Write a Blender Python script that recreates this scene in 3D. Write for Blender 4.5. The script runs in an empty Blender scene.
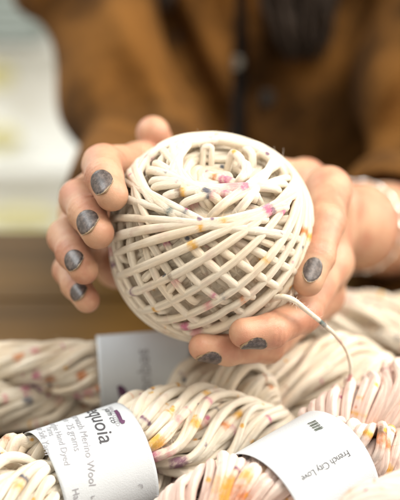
import bpy, math
import numpy as np
rng = np.random.default_rng(11)
C = bpy.context.scene.collection
scene = bpy.context.scene
PI = math.pi

# ------------------------------------------------------------------ camera frame (metres)
TH = math.radians(22.0)
CAM = np.array([0.0, -0.4636, 0.302])
FWD = np.array([0, math.cos(TH), -math.sin(TH)])
UP = np.array([0, math.sin(TH), math.cos(TH)])
RT = np.array([1.0, 0, 0])
FPX = 1042.0

def P(px, py, d):
    return CAM + d * (FWD + RT * (px - 200) / FPX + UP * (250 - py) / FPX)

def unit(v):
    v = np.asarray(v, float)
    return v / np.maximum(np.linalg.norm(v, axis=-1, keepdims=True), 1e-12)

# ------------------------------------------------------------------ objects
def link(o, parent=None):
    C.objects.link(o)
    if parent is not None:
        o.parent = parent
    return o

def tag(o, label=None, cat=None, group=None, kind=None):
    if label: o['label'] = label
    if cat: o['category'] = cat
    if group: o['group'] = group
    if kind: o['kind'] = kind
    return o

def empty(name, label, cat, loc=(0, 0, 0), group=None):
    o = bpy.data.objects.new(name, None)
    link(o)
    o.location = [float(v) for v in loc]
    o.empty_display_size = 0.02
    return tag(o, label, cat, group)

def mesh_obj(name, verts, faces, mat, parent=None, smooth=True, uv=None, col=None):
    """verts Nx3 world coords; faces MxK int array (K=3/4)"""
    verts = np.asarray(verts, np.float32)
    if parent is not None:
        verts = verts - np.array(parent_world(parent), np.float32)
    me = bpy.data.meshes.new(name)
    if isinstance(faces, np.ndarray):
        k = faces.shape[1]
        me.vertices.add(len(verts)); me.vertices.foreach_set('co', verts.ravel())
        me.loops.add(faces.size); me.loops.foreach_set('vertex_index', faces.astype(np.int32).ravel())
        me.polygons.add(len(faces))
        me.polygons.foreach_set('loop_start', np.arange(0, faces.size, k, dtype=np.int32))
        me.polygons.foreach_set('loop_total', np.full(len(faces), k, np.int32))
        me.update(calc_edges=True)
    else:
        me.from_pydata([tuple(map(float, v)) for v in verts], [], faces)
    if smooth:
        me.polygons.foreach_set('use_smooth', np.ones(len(me.polygons), bool))
    if uv is not None:
        li = np.empty(len(me.loops), np.int32); me.loops.foreach_get('vertex_index', li)
        l = me.uv_layers.new(name='UVMap')
        l.data.foreach_set('uv', np.asarray(uv, np.float32)[li].ravel())
    if col is not None:
        a = me.color_attributes.new('Dye', 'FLOAT_COLOR', 'POINT')
        a.data.foreach_set('color', np.asarray(col, np.float32).ravel())
    me.validate()
    if mat: me.materials.append(mat)
    return link(bpy.data.objects.new(name, me), parent)

def parent_world(p):
    v = np.zeros(3)
    while p is not None:
        v = v + np.array(p.location); p = p.parent
    return v

# ------------------------------------------------------------------ materials
class NT:
    def __init__(s, name):
        s.m = bpy.data.materials.new(name); s.m.use_nodes = True
        s.t = s.m.node_tree; s.b = s.t.nodes['Principled BSDF']
    def n(s, typ, **kw):
        nd = s.t.nodes.new(typ)
        for k, v in kw.items():
            if k.startswith('_'): setattr(nd, k[1:], v)
            else: nd.inputs[k.replace('__', ' ')].default_value = v
        return nd
    def l(s, a, b): s.t.links.new(a, b)
    def math(s, op, a, b=None, c=None, clamp=False):
        nd = s.t.nodes.new('ShaderNodeMath'); nd.operation = op; nd.use_clamp = clamp
        for i, v in enumerate((a, b, c)):
            if v is None: continue
            if isinstance(v, (int, float)): nd.inputs[i].default_value = v
            else: s.l(v, nd.inputs[i])
        return nd.outputs[0]
    def mix(s, fac, a, b, blend='MIX'):
        nd = s.t.nodes.new('ShaderNodeMix'); nd.data_type = 'RGBA'; nd.blend_type = blend
        for i, v in ((0, fac), (6, a), (7, b)):
            if isinstance(v, (int, float)): nd.inputs[i].default_value = v
            elif isinstance(v, tuple): nd.inputs[i].default_value = (v + (1,))[:4]
            else: s.l(v, nd.inputs[i])
        return nd.outputs[2]
    def noise(s, vec, scale, detail=2, rough=.5):
        nd = s.n('ShaderNodeTexNoise', Scale=scale, Detail=detail, Roughness=rough)
        s.l(vec, nd.inputs['Vector']); return nd.outputs[0]
    def ramp(s, v, lo, hi):
        nd = s.t.nodes.new('ShaderNodeMapRange'); nd.interpolation_type = 'SMOOTHSTEP'
        nd.inputs[1].default_value = lo; nd.inputs[2].default_value = hi
        s.l(v, nd.inputs[0]); return nd.outputs[0]
    def bump(s, h, strength, dist):
        nd = s.n('ShaderNodeBump', Strength=strength, Distance=dist)
        s.l(h, nd.inputs['Height']); s.l(nd.outputs[0], s.b.inputs['Normal']); return nd
    def coord(s, w='Object'): return s.t.nodes.new('ShaderNodeTexCoord').outputs[w]

def plain(name, col, rough=.6, metal=0.0, bump=None, var=None, sheen=0):
    t = NT(name); co = t.coord()
    t.b.inputs['Roughness'].default_value = rough; t.b.inputs['Metallic'].default_value = metal
    if var:
        n = t.noise(co, var[0], 4)
        dark = tuple(c * (1 - var[1]) for c in col); light = tuple(min(1, c * (1 + var[1])) for c in col)
        t.l(t.mix(n, dark, light), t.b.inputs['Base Color'])
    else:
        t.b.inputs['Base Color'].default_value = col + (1,)
    if bump:
        t.bump(t.noise(co, bump[0], 4), bump[1], bump[2])
    if sheen: t.b.inputs['Sheen Weight'].default_value = sheen
    return t.m

def yarn_mat(name, base, second, speck_amt=0.5, pinkish=0.0):
    """roving yarn: base colours drifting along the strand, dye splashes from the Dye attribute, fine specks"""
    t = NT(name); co = t.coord(); uvn = t.t.nodes.new('ShaderNodeUVMap')
    sep = t.n('ShaderNodeSeparateXYZ'); t.l(uvn.outputs[0], sep.inputs[0])
    u, v = sep.outputs[0], sep.outputs[1]
    ang = t.math('MULTIPLY', t.math('ADD', v, t.math('MULTIPLY', u, 38.0)), 2 * PI)
    cx = t.n('ShaderNodeCombineXYZ')
    t.l(t.math('MULTIPLY', t.math('SINE', ang), 3.2), cx.inputs[0])
    t.l(t.math('MULTIPLY', t.math('COSINE', ang), 3.2), cx.inputs[1])
    t.l(t.math('MULTIPLY', u, 130.0), cx.inputs[2])
    fib = t.noise(cx.outputs[0], 2.6, 5, .62)
    # slow drift of the base colour
    big = t.noise(co, 55, 2)
    cu_ = t.n('ShaderNodeCombineXYZ'); t.l(t.math('MULTIPLY', u, 14.0), cu_.inputs[0])
    along = t.noise(cu_.outputs[0], 1.0, 3)
    c0 = t.mix(t.math('MULTIPLY', t.ramp(t.math('ADD', t.math('MULTIPLY', big, .4), t.math('MULTIPLY', along, .6)), .44, .64), .9), base, second)
    warm = t.noise(co, 130, 2)
    c1 = t.mix(t.math('MULTIPLY', t.ramp(warm, .56, .74), .35 + pinkish), c0, (.74, .50, .43))
    # fibre streaks
    c1 = t.mix(t.math('MULTIPLY', t.ramp(fib, .50, .25), .3), c1, (.74, .62, .48))
    # splashes
    at = t.n('ShaderNodeAttribute', _attribute_name='Dye')
    dn = t.noise(co, 420, 3, .6)
    m = t.ramp(t.math('ADD', t.math('ADD', t.math('MULTIPLY', dn, .6), t.math('MULTIPLY', fib, .4)), t.math('MULTIPLY', t.math('SUBTRACT', at.outputs['Alpha'], .5), .55)), .44, .78)
    c2 = t.mix(t.math('MULTIPLY', m, .82), c1, at.outputs['Color'])
    # a soft halo of the dye
    m2 = t.math('MULTIPLY', t.ramp(at.outputs['Alpha'], .15, .95), .3)
    c2 = t.mix(m2, c2, at.outputs['Color'])
    # fine specks scattered everywhere
    vo = t.n('ShaderNodeTexVoronoi', Scale=190.0); t.l(co, vo.inputs['Vector'])
    sc = t.n('ShaderNodeSeparateColor'); t.l(vo.outputs['Color'], sc.inputs[0])
    pick = t.math('GREATER_THAN', sc.outputs[0], 1 - .13 * speck_amt)
    dd = t.math('ADD', vo.outputs['Distance'], t.math('ADD', t.math('MULTIPLY', t.noise(co, 900, 2), .25), t.math('MULTIPLY', fib, .25)))
    spot = t.math('MULTIPLY', pick, t.ramp(dd, .58, .38))
    cr = t.t.nodes.new('ShaderNodeValToRGB'); cr.color_ramp.interpolation = 'CONSTANT'
    e = cr.color_ramp.elements
    cols = [(0, (.85, .42, .02)), (.34, (.75, .2, .03)), (.45, (.55, .10, .25)), (.66, (.15, .05, .16)), (.78, (.03, .06, .12)), (.86, (.85, .5, .06))]
    e[0].position = 0; e[0].color = cols[0][1] + (1,); e[1].position = cols[1][0]; e[1].color = cols[1][1] + (1,)
    for p_, c_ in cols[2:]:
        x = e.new(p_); x.color = c_ + (1,)
    t.l(sc.outputs[1], cr.inputs[0])
    c3 = t.mix(t.math('MULTIPLY', spot, .85), c2, cr.outputs[0])
    t.l(c3, t.b.inputs['Base Color'])
    t.b.inputs['Roughness'].default_value = .85
    t.b.inputs['Specular IOR Level'].default_value = .08
    t.b.inputs['Sheen Weight'].default_value = .08
    t.b.inputs['Subsurface Weight'].default_value = 0
    t.b.inputs['Subsurface Radius'].default_value = (1, .82, .62)
    t.b.inputs['Subsurface Scale'].default_value = .0014
    t.bump(t.math('ADD', fib, t.math('MULTIPLY', t.noise(cx.outputs[0], 7.0, 3, .6), .45)), .75, .0010)
    return t.m

# ------------------------------------------------------------------ yarn tubes
class Yarn:
    """collects strands and fuzz; built as one mesh"""
    def __init__(s): s.V = []; s.F = []; s.UV = []; s.COL = []; s.n = 0; s.u0 = 0.0
    def strand(s, pts, rad, ref, dye=None, seg=9, cap=True):
        pts = np.asarray(pts, float); N = len(pts)
        rad = np.broadcast_to(np.asarray(rad, float), (N,)).copy()
        if cap:
            rad[0] *= .25; rad[-1] *= .25
        T = unit(np.gradient(pts, axis=0))
        ref = np.broadcast_to(np.asarray(ref, float), pts.shape)
        Nn = unit(ref - (ref * T).sum(1, keepdims=True) * T); B = np.cross(T, Nn)
        a = np.linspace(0, 2 * PI, seg, endpoint=False)
        V = pts[:, None] + rad[:, None, None] * (np.cos(a)[None, :, None] * Nn[:, None] + np.sin(a)[None, :, None] * B[:, None])
        L = np.concatenate([[0], np.cumsum(np.linalg.norm(np.diff(pts, axis=0), axis=1))]) + s.u0
        s.u0 += L[-1] - s.u0 + .5
        UV = np.stack([np.repeat(L, seg), np.tile(a / (2 * PI), N)], 1)
        i = np.arange(N - 1)[:, None] * seg; j = np.arange(seg)[None]; j2 = (j + 1) % seg
        F = np.stack([i + j, i + j2, i + seg + j2, i + seg + j], -1).reshape(-1, 4) + s.n
        col = np.zeros((N, 4)) if dye is None else np.asarray(dye)
        s.V.append(V.reshape(-1, 3)); s.F.append(F); s.UV.append(UV); s.COL.append(np.repeat(col, seg, axis=0)); s.n += N * seg
    def fuzz(s, count, length=.003, r=.000065, gen=None, skip=None):
        g = gen or rng
        V = np.concatenate(s.V); COL = np.concatenate(s.COL); UV = np.concatenate(s.UV)
        # outward normal approximated through neighbouring verts of the same ring
        idx = g.integers(0, len(V) - 20, count)
        if skip is not None: idx = idx[~skip(V[idx])]; count = len(idx)
        p = V[idx]; q = V[idx + 9] if len(V) > 30 else V[idx]
        t = unit(q - p + 1e-9)
        rnd = unit(g.normal(size=(count, 3)))
        d = unit(rnd + .6 * t)
        bend = unit(g.normal(size=(count, 3)))
        L = length * g.uniform(.4, 1.3, count)
        K = 5
        w = np.linspace(0, 1, K)
        pts = p[:, None] + d[:, None] * (L[:, None] * w)[..., None] + bend[:, None] * (L[:, None] * .5 * w ** 2)[..., None]
        s1 = unit(np.cross(d, bend)); s2 = np.cross(d, s1)
        a = np.array([0, 2 * PI / 3, 4 * PI / 3])
        rr = r * (1 - .7 * w)
        ring = np.cos(a)[None, :, None] * s1[:, None] + np.sin(a)[None, :, None] * s2[:, None]
        VV = pts[:, :, None] + rr[None, :, None, None] * ring[:, None]
        i = (np.arange(count) * K * 3)[:, None, None] + (np.arange(K - 1) * 3)[None, :, None]
        j = np.arange(3)[None, None]; j2 = (j + 1) % 3
        F = np.stack([i + j, i + j2, i + 3 + j2, i + 3 + j], -1).reshape(-1, 4) + s.n
        s.V.append(VV.reshape(-1, 3)); s.F.append(F)
        s.UV.append(np.repeat(UV[idx], K * 3, axis=0)); s.COL.append(np.repeat(COL[idx], K * 3, axis=0)); s.n += count * K * 3
    def build(s, name, mat, parent=None):
        return mesh_obj(name, np.concatenate(s.V), np.concatenate(s.F), mat, parent, True, np.concatenate(s.UV), np.concatenate(s.COL))

def snap(spl, W):
    """turn (pixel, pixel, radius, colour, strength) into the front-most strand point there"""
    out = []
    rel = W - CAM; dep = rel @ FWD
    X = 200 + FPX * (rel @ RT) / dep; Yp = 250 - FPX * (rel @ UP) / dep
    for q in spl:
        if len(q) == 4: out.append(q); continue
        px, py, r, c, s_ = q
        m = np.hypot(X - px, Yp - py)
        near = m < 4
        if not near.any(): near = m < m.min() + 1.5
        k = np.flatnonzero(near)[np.argmin(dep[near])]
        out.append((W[k], r, c, s_))
    return out

def smooth_noise(n, step, gen, amp=1.0):
    """1-D smooth random track of n samples, feature size = step samples"""
    k = max(4, int(n / step) + 4)
    g = gen.normal(size=k)
    x = np.linspace(0, k - 1.001, n)
    i = x.astype(int); f = x - i; f = f * f * (3 - 2 * f)
    return amp * (g[i] * (1 - f) + g[np.minimum(i + 1, k - 1)] * f)

DYE = {'yellow': (.85, .44, .02), 'orange': (.75, .22, .03), 'magenta': (.62, .10, .28), 'pink': (.80, .36, .38), 'purple': (.20, .06, .16),
       'navy': (.03, .05, .12), 'teal': (.01, .09, .11), 'rust': (.42, .14, .04), 'brown': (.20, .10, .05)}

def dye_splashes(pts, splashes):
    """splashes: (centre, radius, colour name, strength) in world coordinates"""
    out = np.zeros((len(pts), 4)); out[:, :3] = .8
    for c, r, name, st in splashes:
        w = np.clip(1 - np.linalg.norm(pts - c, axis=1) / r, 0, 1); w = w * w * (3 - 2 * w) * st
        m = w > out[:, 3]
        out[m, :3] = DYE[name]; out[m, 3] = w[m]
    return out

# ------------------------------------------------------------------ BALL OF YARN
BC = P(211, 237, .5)
beta = math.radians(51)
AX = unit(UP * math.sin(beta) - FWD * math.cos(beta) + RT * .06)
E1 = unit(np.cross(UP, AX)); E1 = unit(np.cross(AX, np.cross(E1, AX))); E2 = np.cross(AX, E1)
M_ball = np.stack([E1, E2, AX])     # rows

def ball_outer(d):
    z = np.abs(d[:, 2]); r = np.sqrt(np.maximum(0, 1 - z * z))
    a, b, n = .0505, .0485, 2.35
    S = ((r / a) ** n + (z / b) ** n) ** (-1 / n)
    phi = np.arccos(np.clip(d[:, 2], -1, 1))
    return S * (1 - .045 * np.exp(-(phi / .42) ** 2) - .02 * np.exp(-((phi - .2) / .2) ** 2))

def build_ball():
    g = np.random.default_rng(5)
    yr = .00196
    layers = [  # alpha (deg), wraps, spacing factor, jitter
        (62, 42, 1.3, .03), (44, 42, 1.3, .03), (70, 30, 1.6, .03), (40, 38, 1.45, .03), (-1, 10, 1, 0), (54, 44, 1.4, .02), (42, 44, 1.4, .02), (67, 36, 1.5, .02), (56, 42, 1.5, .025), (-1, 9, 1, 0), (50, 44, 1.4, .02), (65, 36, 1.5, .02), (43, 38, 1.7, .03), (-2, 8, 1, 0), (57, 30, 2.1, .03), (46, 34, 1.95, .03), (64, 20, 2.9, .02), (42, 28, 2.4, .03)]
    NS = 190
    D = []; AL = []; LAY = []
    psi = 0.0
    for li, (al, nw, sp, jit) in enumerate(layers):
        if al < 0:      # open rings laid round the hollow
            n = nw * NS; t = np.arange(n) / NS * 2 * PI; fr = np.arange(n) / n
            ph_ = np.radians(19 + 15 * (fr if al == -1 else 1 - fr)) + .085 * np.sin(t * .93 + 1.0) + smooth_noise(n, NS * .6, g, .03)
            D.append(np.stack([np.sin(ph_) * np.cos(t), np.sin(ph_) * np.sin(t), np.cos(ph_)], 1)); LAY.append(np.full(n, li)); continue
        dpsi = 2 * yr * sp / (.05 * math.sin(math.radians(al)))
        n = nw * NS
        t = np.arange(n) / NS * 2 * PI
        ps = psi + np.arange(n) / NS * dpsi + smooth_noise(n, NS * .8, g, jit * .6)
        a = math.radians(al) + smooth_noise(n, NS * 4, g, .045 if al < 60 else .02) + smooth_noise(n, NS * .9, g, jit)
        x, y = np.cos(t), np.sin(t)
        yy, zz = y * np.cos(a), y * np.sin(a)
        off = smooth_noise(n, NS * .7, g, .022)                 # not quite great circles
        xr = x * np.cos(ps) - yy * np.sin(ps); yr_ = x * np.sin(ps) + yy * np.cos(ps)
        nrm = np.stack([np.sin(a) * np.sin(ps), -np.sin(a) * np.cos(ps), np.cos(a)], 1)
        d = unit(np.stack([xr, yr_, zz], 1) + nrm * off[:, None])
        D.append(d); LAY.append(np.full(n, li)); psi = ps[-1] + 0.8
    # heights: every wrap is laid on what lies beneath it
    alld = np.concatenate(D); N = len(alld)
    h = np.zeros(N); done = 0
    nlat, nlon = 90, 180
    chunk = NS // 2
    w = 2 * yr / .05
    tan = unit(np.gradient(alld, axis=0))
    for s0 in range(0, N, chunk):
        s1 = min(N, s0 + chunk); q = alld[s0:s1]
        lo, hi = max(0, s0 - NS * 130), max(0, s0 - 14)
        hh = np.zeros(s1 - s0)
        if hi > 0:
            prev = alld[lo:hi:2]; ph = h[lo:hi:2]
            dist2 = np.maximum(0, 2 - 2 * q @ prev.T)
            cs = np.abs(tan[s0:s1] @ tan[lo:hi:2].T)
            lift = np.sqrt(np.maximum(0, w * w - dist2)) * .05 * .78 * (1 - .15 * np.clip((cs - .85) / .13, 0, 1))
            hh = np.where(dist2 < w * w, ph[None] + lift, 0).max(1)
        # a taut strand bridges the dips between the crossings
        k = 7
        pad = np.pad(hh, k, mode='edge')
        mx = np.max(np.stack([pad[i:i + len(hh)] for i in range(2 * k + 1)]), 0)
        hh = np.maximum(hh, mx - .0007)
        ker = np.hanning(11); ker /= ker.sum()
        pad = np.pad(hh, 5, mode='edge')
        if s0 > 0: pad[:5] = h[s0 - 5:s0]
        h[s0:s1] = np.maximum(np.convolve(pad, ker, 'valid'), hh - .0005)
    ker = np.hanning(9); ker /= ker.sum()
    h = np.convolve(np.pad(h, 4, mode='edge'), ker, 'valid')
    lat = alld[:, 2]
    lay = np.concatenate(LAY)
    # level of the outermost yarn around every direction, so the winding stays round
    nn = 1400; k = np.arange(nn) + .5
    zf = 1 - 2 * k / nn; pf = k * PI * (1 + 5 ** .5)
    nodes = np.stack([np.sqrt(1 - zf * zf) * np.cos(pf), np.sqrt(1 - zf * zf) * np.sin(pf), zf], 1).astype(np.float32)
    af = alld.astype(np.float32); hf = h.astype(np.float32)
    lv = np.zeros(nn, np.float32)
    for i in range(nn):
        m = af @ nodes[i] > math.cos(.13)
        lv[i] = np.quantile(hf[m], .96) if m.sum() > 5 else 0
    def blend(dirs, vals, sig):
        out = np.empty(len(dirs), np.float32)
        for i in range(0, len(dirs), 4000):
            wgt = np.exp((dirs[i:i + 4000] @ nodes.T - 1) / (sig * sig)); out[i:i + 4000] = wgt @ vals / wgt.sum(1)
        return out
    lv = blend(nodes, lv, .09)
    rel = h - blend(af, lv, .07)
    rel = np.where(rel < 0, np.maximum(rel * .60, -.02), .003 * (1 - np.exp(-np.maximum(rel, 0) / .003)))
    S = ball_outer(alld) - yr
    loc = alld * (S + rel)[:, None]; fw = FWD @ M_ball.T
    lat_r = np.linalg.norm(loc - (loc @ fw)[:, None] * fw, axis=1)
    delta = np.quantile(lat_r, .9985) - .0492
    print('ball delta', delta)
    loc = alld * (S + rel - delta)[:, None]
    W = BC + loc @ M_ball
    nrm = unit(alld @ M_ball)
    spl = []
    F_ = lambda px, py, d=.455: P(px, py, d)
    spl = [(a_, b_, r_ * 1.45, c_, d_) for a_, b_, r_, c_, d_ in [(208, 176, .0035, 'purple', 1.), (213, 176, .003, 'navy', .9), (216, 180, .0035, 'orange', 1.), (222, 182, .004, 'magenta', .95), (232, 184, .0055, 'pink', 1.), (242, 186, .004, 'magenta', .9),
                             (206, 191, .003, 'navy', 1.), (214, 190, .003, 'pink', .9), (225, 190, .003, 'magenta', .7), (254, 203, .003, 'navy', .85), (265, 206, .004, 'magenta', .95), (272, 207, .003, 'purple', .8), (288, 210, .004, 'rust', 1.), (284, 211, .003, 'magenta', .9),
                             (185, 210, .003, 'navy', .8), (196, 211, .0035, 'pink', .9), (167, 213, .003, 'teal', .8), (178, 192, .003, 'brown', .9), (182, 193, .002, 'yellow', .9),
                             (166, 243, .003, 'magenta', .8), (190, 244, .003, 'yellow', .9), (202, 230, .0025, 'yellow', .9), (146, 300, .0025, 'yellow', 1.), (157, 311, .002, 'yellow', 1.), (132, 291, .003, 'purple', .8),
                             (196, 334, .0045, 'pink', 1.), (186, 328, .004, 'magenta', .9), (224, 338, .0035, 'orange', 1.), (212, 340, .004, 'pink', .8), (215, 297, .003, 'magenta', .7), (221, 295, .003, 'navy', .6), (303, 231, .003, 'orange', 1.), (308, 234, .003, 'yellow', .9),
                             (170, 280, .003, 'brown', .7), (176, 283, .004, 'pink', .7), (206, 306, .004, 'pink', .8), (110, 252, .004, 'pink', .8), (245, 303, .003, 'orange', .7), (268, 262, .003, 'yellow', .7), (150, 155, .004, 'pink', .7), (185, 156, .003, 'magenta', .6), (225, 220, .004, 'yellow', .6), (205, 244, .0035, 'pink', .7)]]
    # extra random splashes all round
    for _ in range(70):
        v = unit(g.normal(size=3))
        if v @ -FWD > .35: continue
        spl.append((BC + v * .047, g.uniform(.003, .006), list(DYE)[g.integers(0, 9)], g.uniform(.6, 1)))
    spl = snap(spl, W)
    Y = Yarn()
    rad = yr * (1 + .10 * smooth_noise(N, 40, g) + .05 * smooth_noise(N, 12, g))
    rad = np.clip(rad, yr * .72, yr * 1.3)
    a0 = 0
    for li, (al, nw, sp, jit) in enumerate(layers):
        n = nw * NS
        sl = slice(a0, a0 + n); a0 += n
        Y.strand(W[sl], rad[sl], nrm[sl], dye_splashes(W[sl], spl), seg=10)
    # packed yarn just under the open outer wraps
    for al, nw, sp, dep in ((48, 44, 1.12, .0038), (66, 42, 1.15, .0048), (35, 40, 1.2, .0054), (-1, 9, 1, .0056), (-1, 7, 1, .0078)):
        n = nw * NS; t = np.arange(n) / NS * 2 * PI
        if al < 0:
            fr = np.arange(n) / n; ph_ = np.radians(3 + 34 * fr) + .09 * np.sin(t * .83 + dep * 900) * np.minimum(1, fr * 5) + smooth_noise(n, NS * .3, g, .03)
            d = np.stack([np.sin(ph_) * np.cos(t), np.sin(ph_) * np.sin(t), np.cos(ph_)], 1)
        else:
            a = math.radians(al) + smooth_noise(n, NS * 3, g, .04); ps = np.arange(n) / NS * 2 * yr * sp / (.045 * math.sin(math.radians(al))) + smooth_noise(n, NS * .8, g, .02)
            x, y = np.cos(t), np.sin(t); yy, zz = y * np.cos(a), y * np.sin(a)
            d = np.stack([x * np.cos(ps) - yy * np.sin(ps), x * np.sin(ps) + yy * np.cos(ps), zz], 1)
        w_ = BC + (d * (ball_outer(d) - yr - delta - dep + .0007 * smooth_noise(n, 25, g))[:, None]) @ M_ball
        Y.strand(w_, yr * np.clip(1 + .08 * smooth_noise(n, 30, g), .8, 1.25), unit(d @ M_ball), dye_splashes(w_, spl), seg=8)
    # loose loops across the hollow at the pole
    def loop(pts_local, r=yr):
        pts = np.array(pts_local, float); m = 60
        t = np.linspace(0, len(pts) - 1, m); out = np.empty((m, 3))
        for k in range(3): out[:, k] = catmull(pts[:, k], t)
        w_ = BC + out @ M_ball
        Y.strand(w_, r * (1 + .08 * smooth_noise(m, 12, g)), AX, dye_splashes(w_, spl), seg=10)
    R0 = .0435 - delta; print('pole', np.linalg.norm(loc[(alld[:, 2] > .94)], axis=1).max())
    # the dyed strand lying in the hollow
    rel_ = W - CAM; dp = rel_ @ FWD; Xp = 200 + FPX * (rel_ @ RT) / dp; Yp_ = 250 - FPX * (rel_ @ UP) / dp
    cp = [(199, 168), (206, 174), (217, 178), (229, 181), (240, 187), (248, 196), (258, 200)]
    dd_ = [dp[np.hypot(Xp - a_, Yp_ - b_) < 5].min() for a_, b_ in cp]
    dd_ = np.convolve(np.pad(dd_, 1, mode='edge'), [.25, .5, .25], 'valid') - .0016
    dd0_ = np.array(dd_); ii_ = np.arange(len(dd_)); pf_ = np.polyval(np.polyfit(ii_, dd_, 1), ii_); dd_ = pf_ - .0042; dd_[0] += .006; dd_[-1] += .006; dd_[-2] += .001
    C3 = np.array([P(a_, b_, c_) for (a_, b_), c_ in zip(cp, dd_)]); m = 70; t = np.linspace(0, 6, m)
    w_ = np.stack([catmull(C3[:, q], t) for q in range(3)], 1)
    dy = [(C3[1], .006, 'purple', 1.), (C3[1] + .001, .003, 'navy', 1.), (C3[2], .0032, 'orange', 1.), (C3[3], .007, 'magenta', .75), (C3[4], .007, 'pink', 1.), (C3[5], .005, 'magenta', .8), (C3[2] + (C3[3] - C3[2]) * .5, .003, 'magenta', 1.)]
    Y.strand(w_, yr * 1.08, -FWD, dye_splashes(w_, [(c_, r_, n_, .85) for c_, r_, n_, q_ in dy]), seg=10)
    Y.fuzz(22000, .0038)
    root = empty('yarn_ball', 'large cream ball of speckled wool yarn held between two hands', 'yarn ball', BC)
    Y.build('wound_yarn', M['yarn_cream'], root)
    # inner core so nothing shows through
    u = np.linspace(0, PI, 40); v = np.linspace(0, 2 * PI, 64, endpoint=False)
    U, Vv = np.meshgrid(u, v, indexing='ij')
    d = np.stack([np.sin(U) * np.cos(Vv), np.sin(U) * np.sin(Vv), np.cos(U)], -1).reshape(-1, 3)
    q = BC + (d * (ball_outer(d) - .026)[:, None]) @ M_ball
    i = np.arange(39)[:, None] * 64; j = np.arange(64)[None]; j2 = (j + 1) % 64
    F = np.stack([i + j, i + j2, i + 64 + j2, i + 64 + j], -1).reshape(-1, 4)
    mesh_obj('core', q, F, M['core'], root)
    # the loose tail running down to the hank below
    T = Yarn()
    ctrl = np.array([P(268, 300, .476), P(281, 297, .467), P(293, 300, .465), P(306, 310, .469), P(322, 323, .474), P(336, 336, .480), P(347, 352, .487), P(351, 372, .492), P(346, 386, .495)])
    m = 120; t = np.linspace(0, len(ctrl) - 1, m)
    w_ = np.stack([catmull(ctrl[:, k], t) for k in range(3)], 1)
    rr = np.interp(t, [0, 3, 4.2, 5, 8], [.0015, .0012, .0010, .0009, .0009])
    T.strand(w_, rr, UP, dye_splashes(w_, [(P(321, 322, .474), .0038, 'teal', 1.), (P(324, 325, .474), .003, 'navy', 1.), (P(349, 378, .493), .005, 'pink', 1.), (P(340, 342, .481), .008, 'pink', .6)]), seg=10)
    T.fuzz(250, .0025)
    T.build('loose_end', M['yarn_cream'], root)
    return root

def catmull(y, t):
    n = len(y); i = np.clip(t.astype(int), 0, n - 2); f = t - i
    p0 = y[np.maximum(i - 1, 0)]; p1 = y[i]; p2 = y[i + 1]; p3 = y[np.minimum(i + 2, n - 1)]
    return .5 * ((2 * p1) + (-p0 + p2) * f + (2 * p0 - 5 * p1 + 4 * p2 - p3) * f ** 2 + (-p0 + 3 * p1 - 3 * p2 + p3) * f ** 3)

# ------------------------------------------------------------------ HANKS
def axis_pt(px, py, R, z):
    """point of a lying cylinder's axis (radius R, axis height z) whose upper outline passes this pixel"""
    dr = unit(FWD + RT * (px - 200) / FPX + UP * (250 - py) / FPX)
    ang = math.atan2(-dr[2], dr[1])
    zz = z + R / math.cos(ang)
    k = (CAM[2] - zz) / -dr[2]
    p = CAM + dr * k
    return np.array([p[0], p[1], z])

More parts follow.
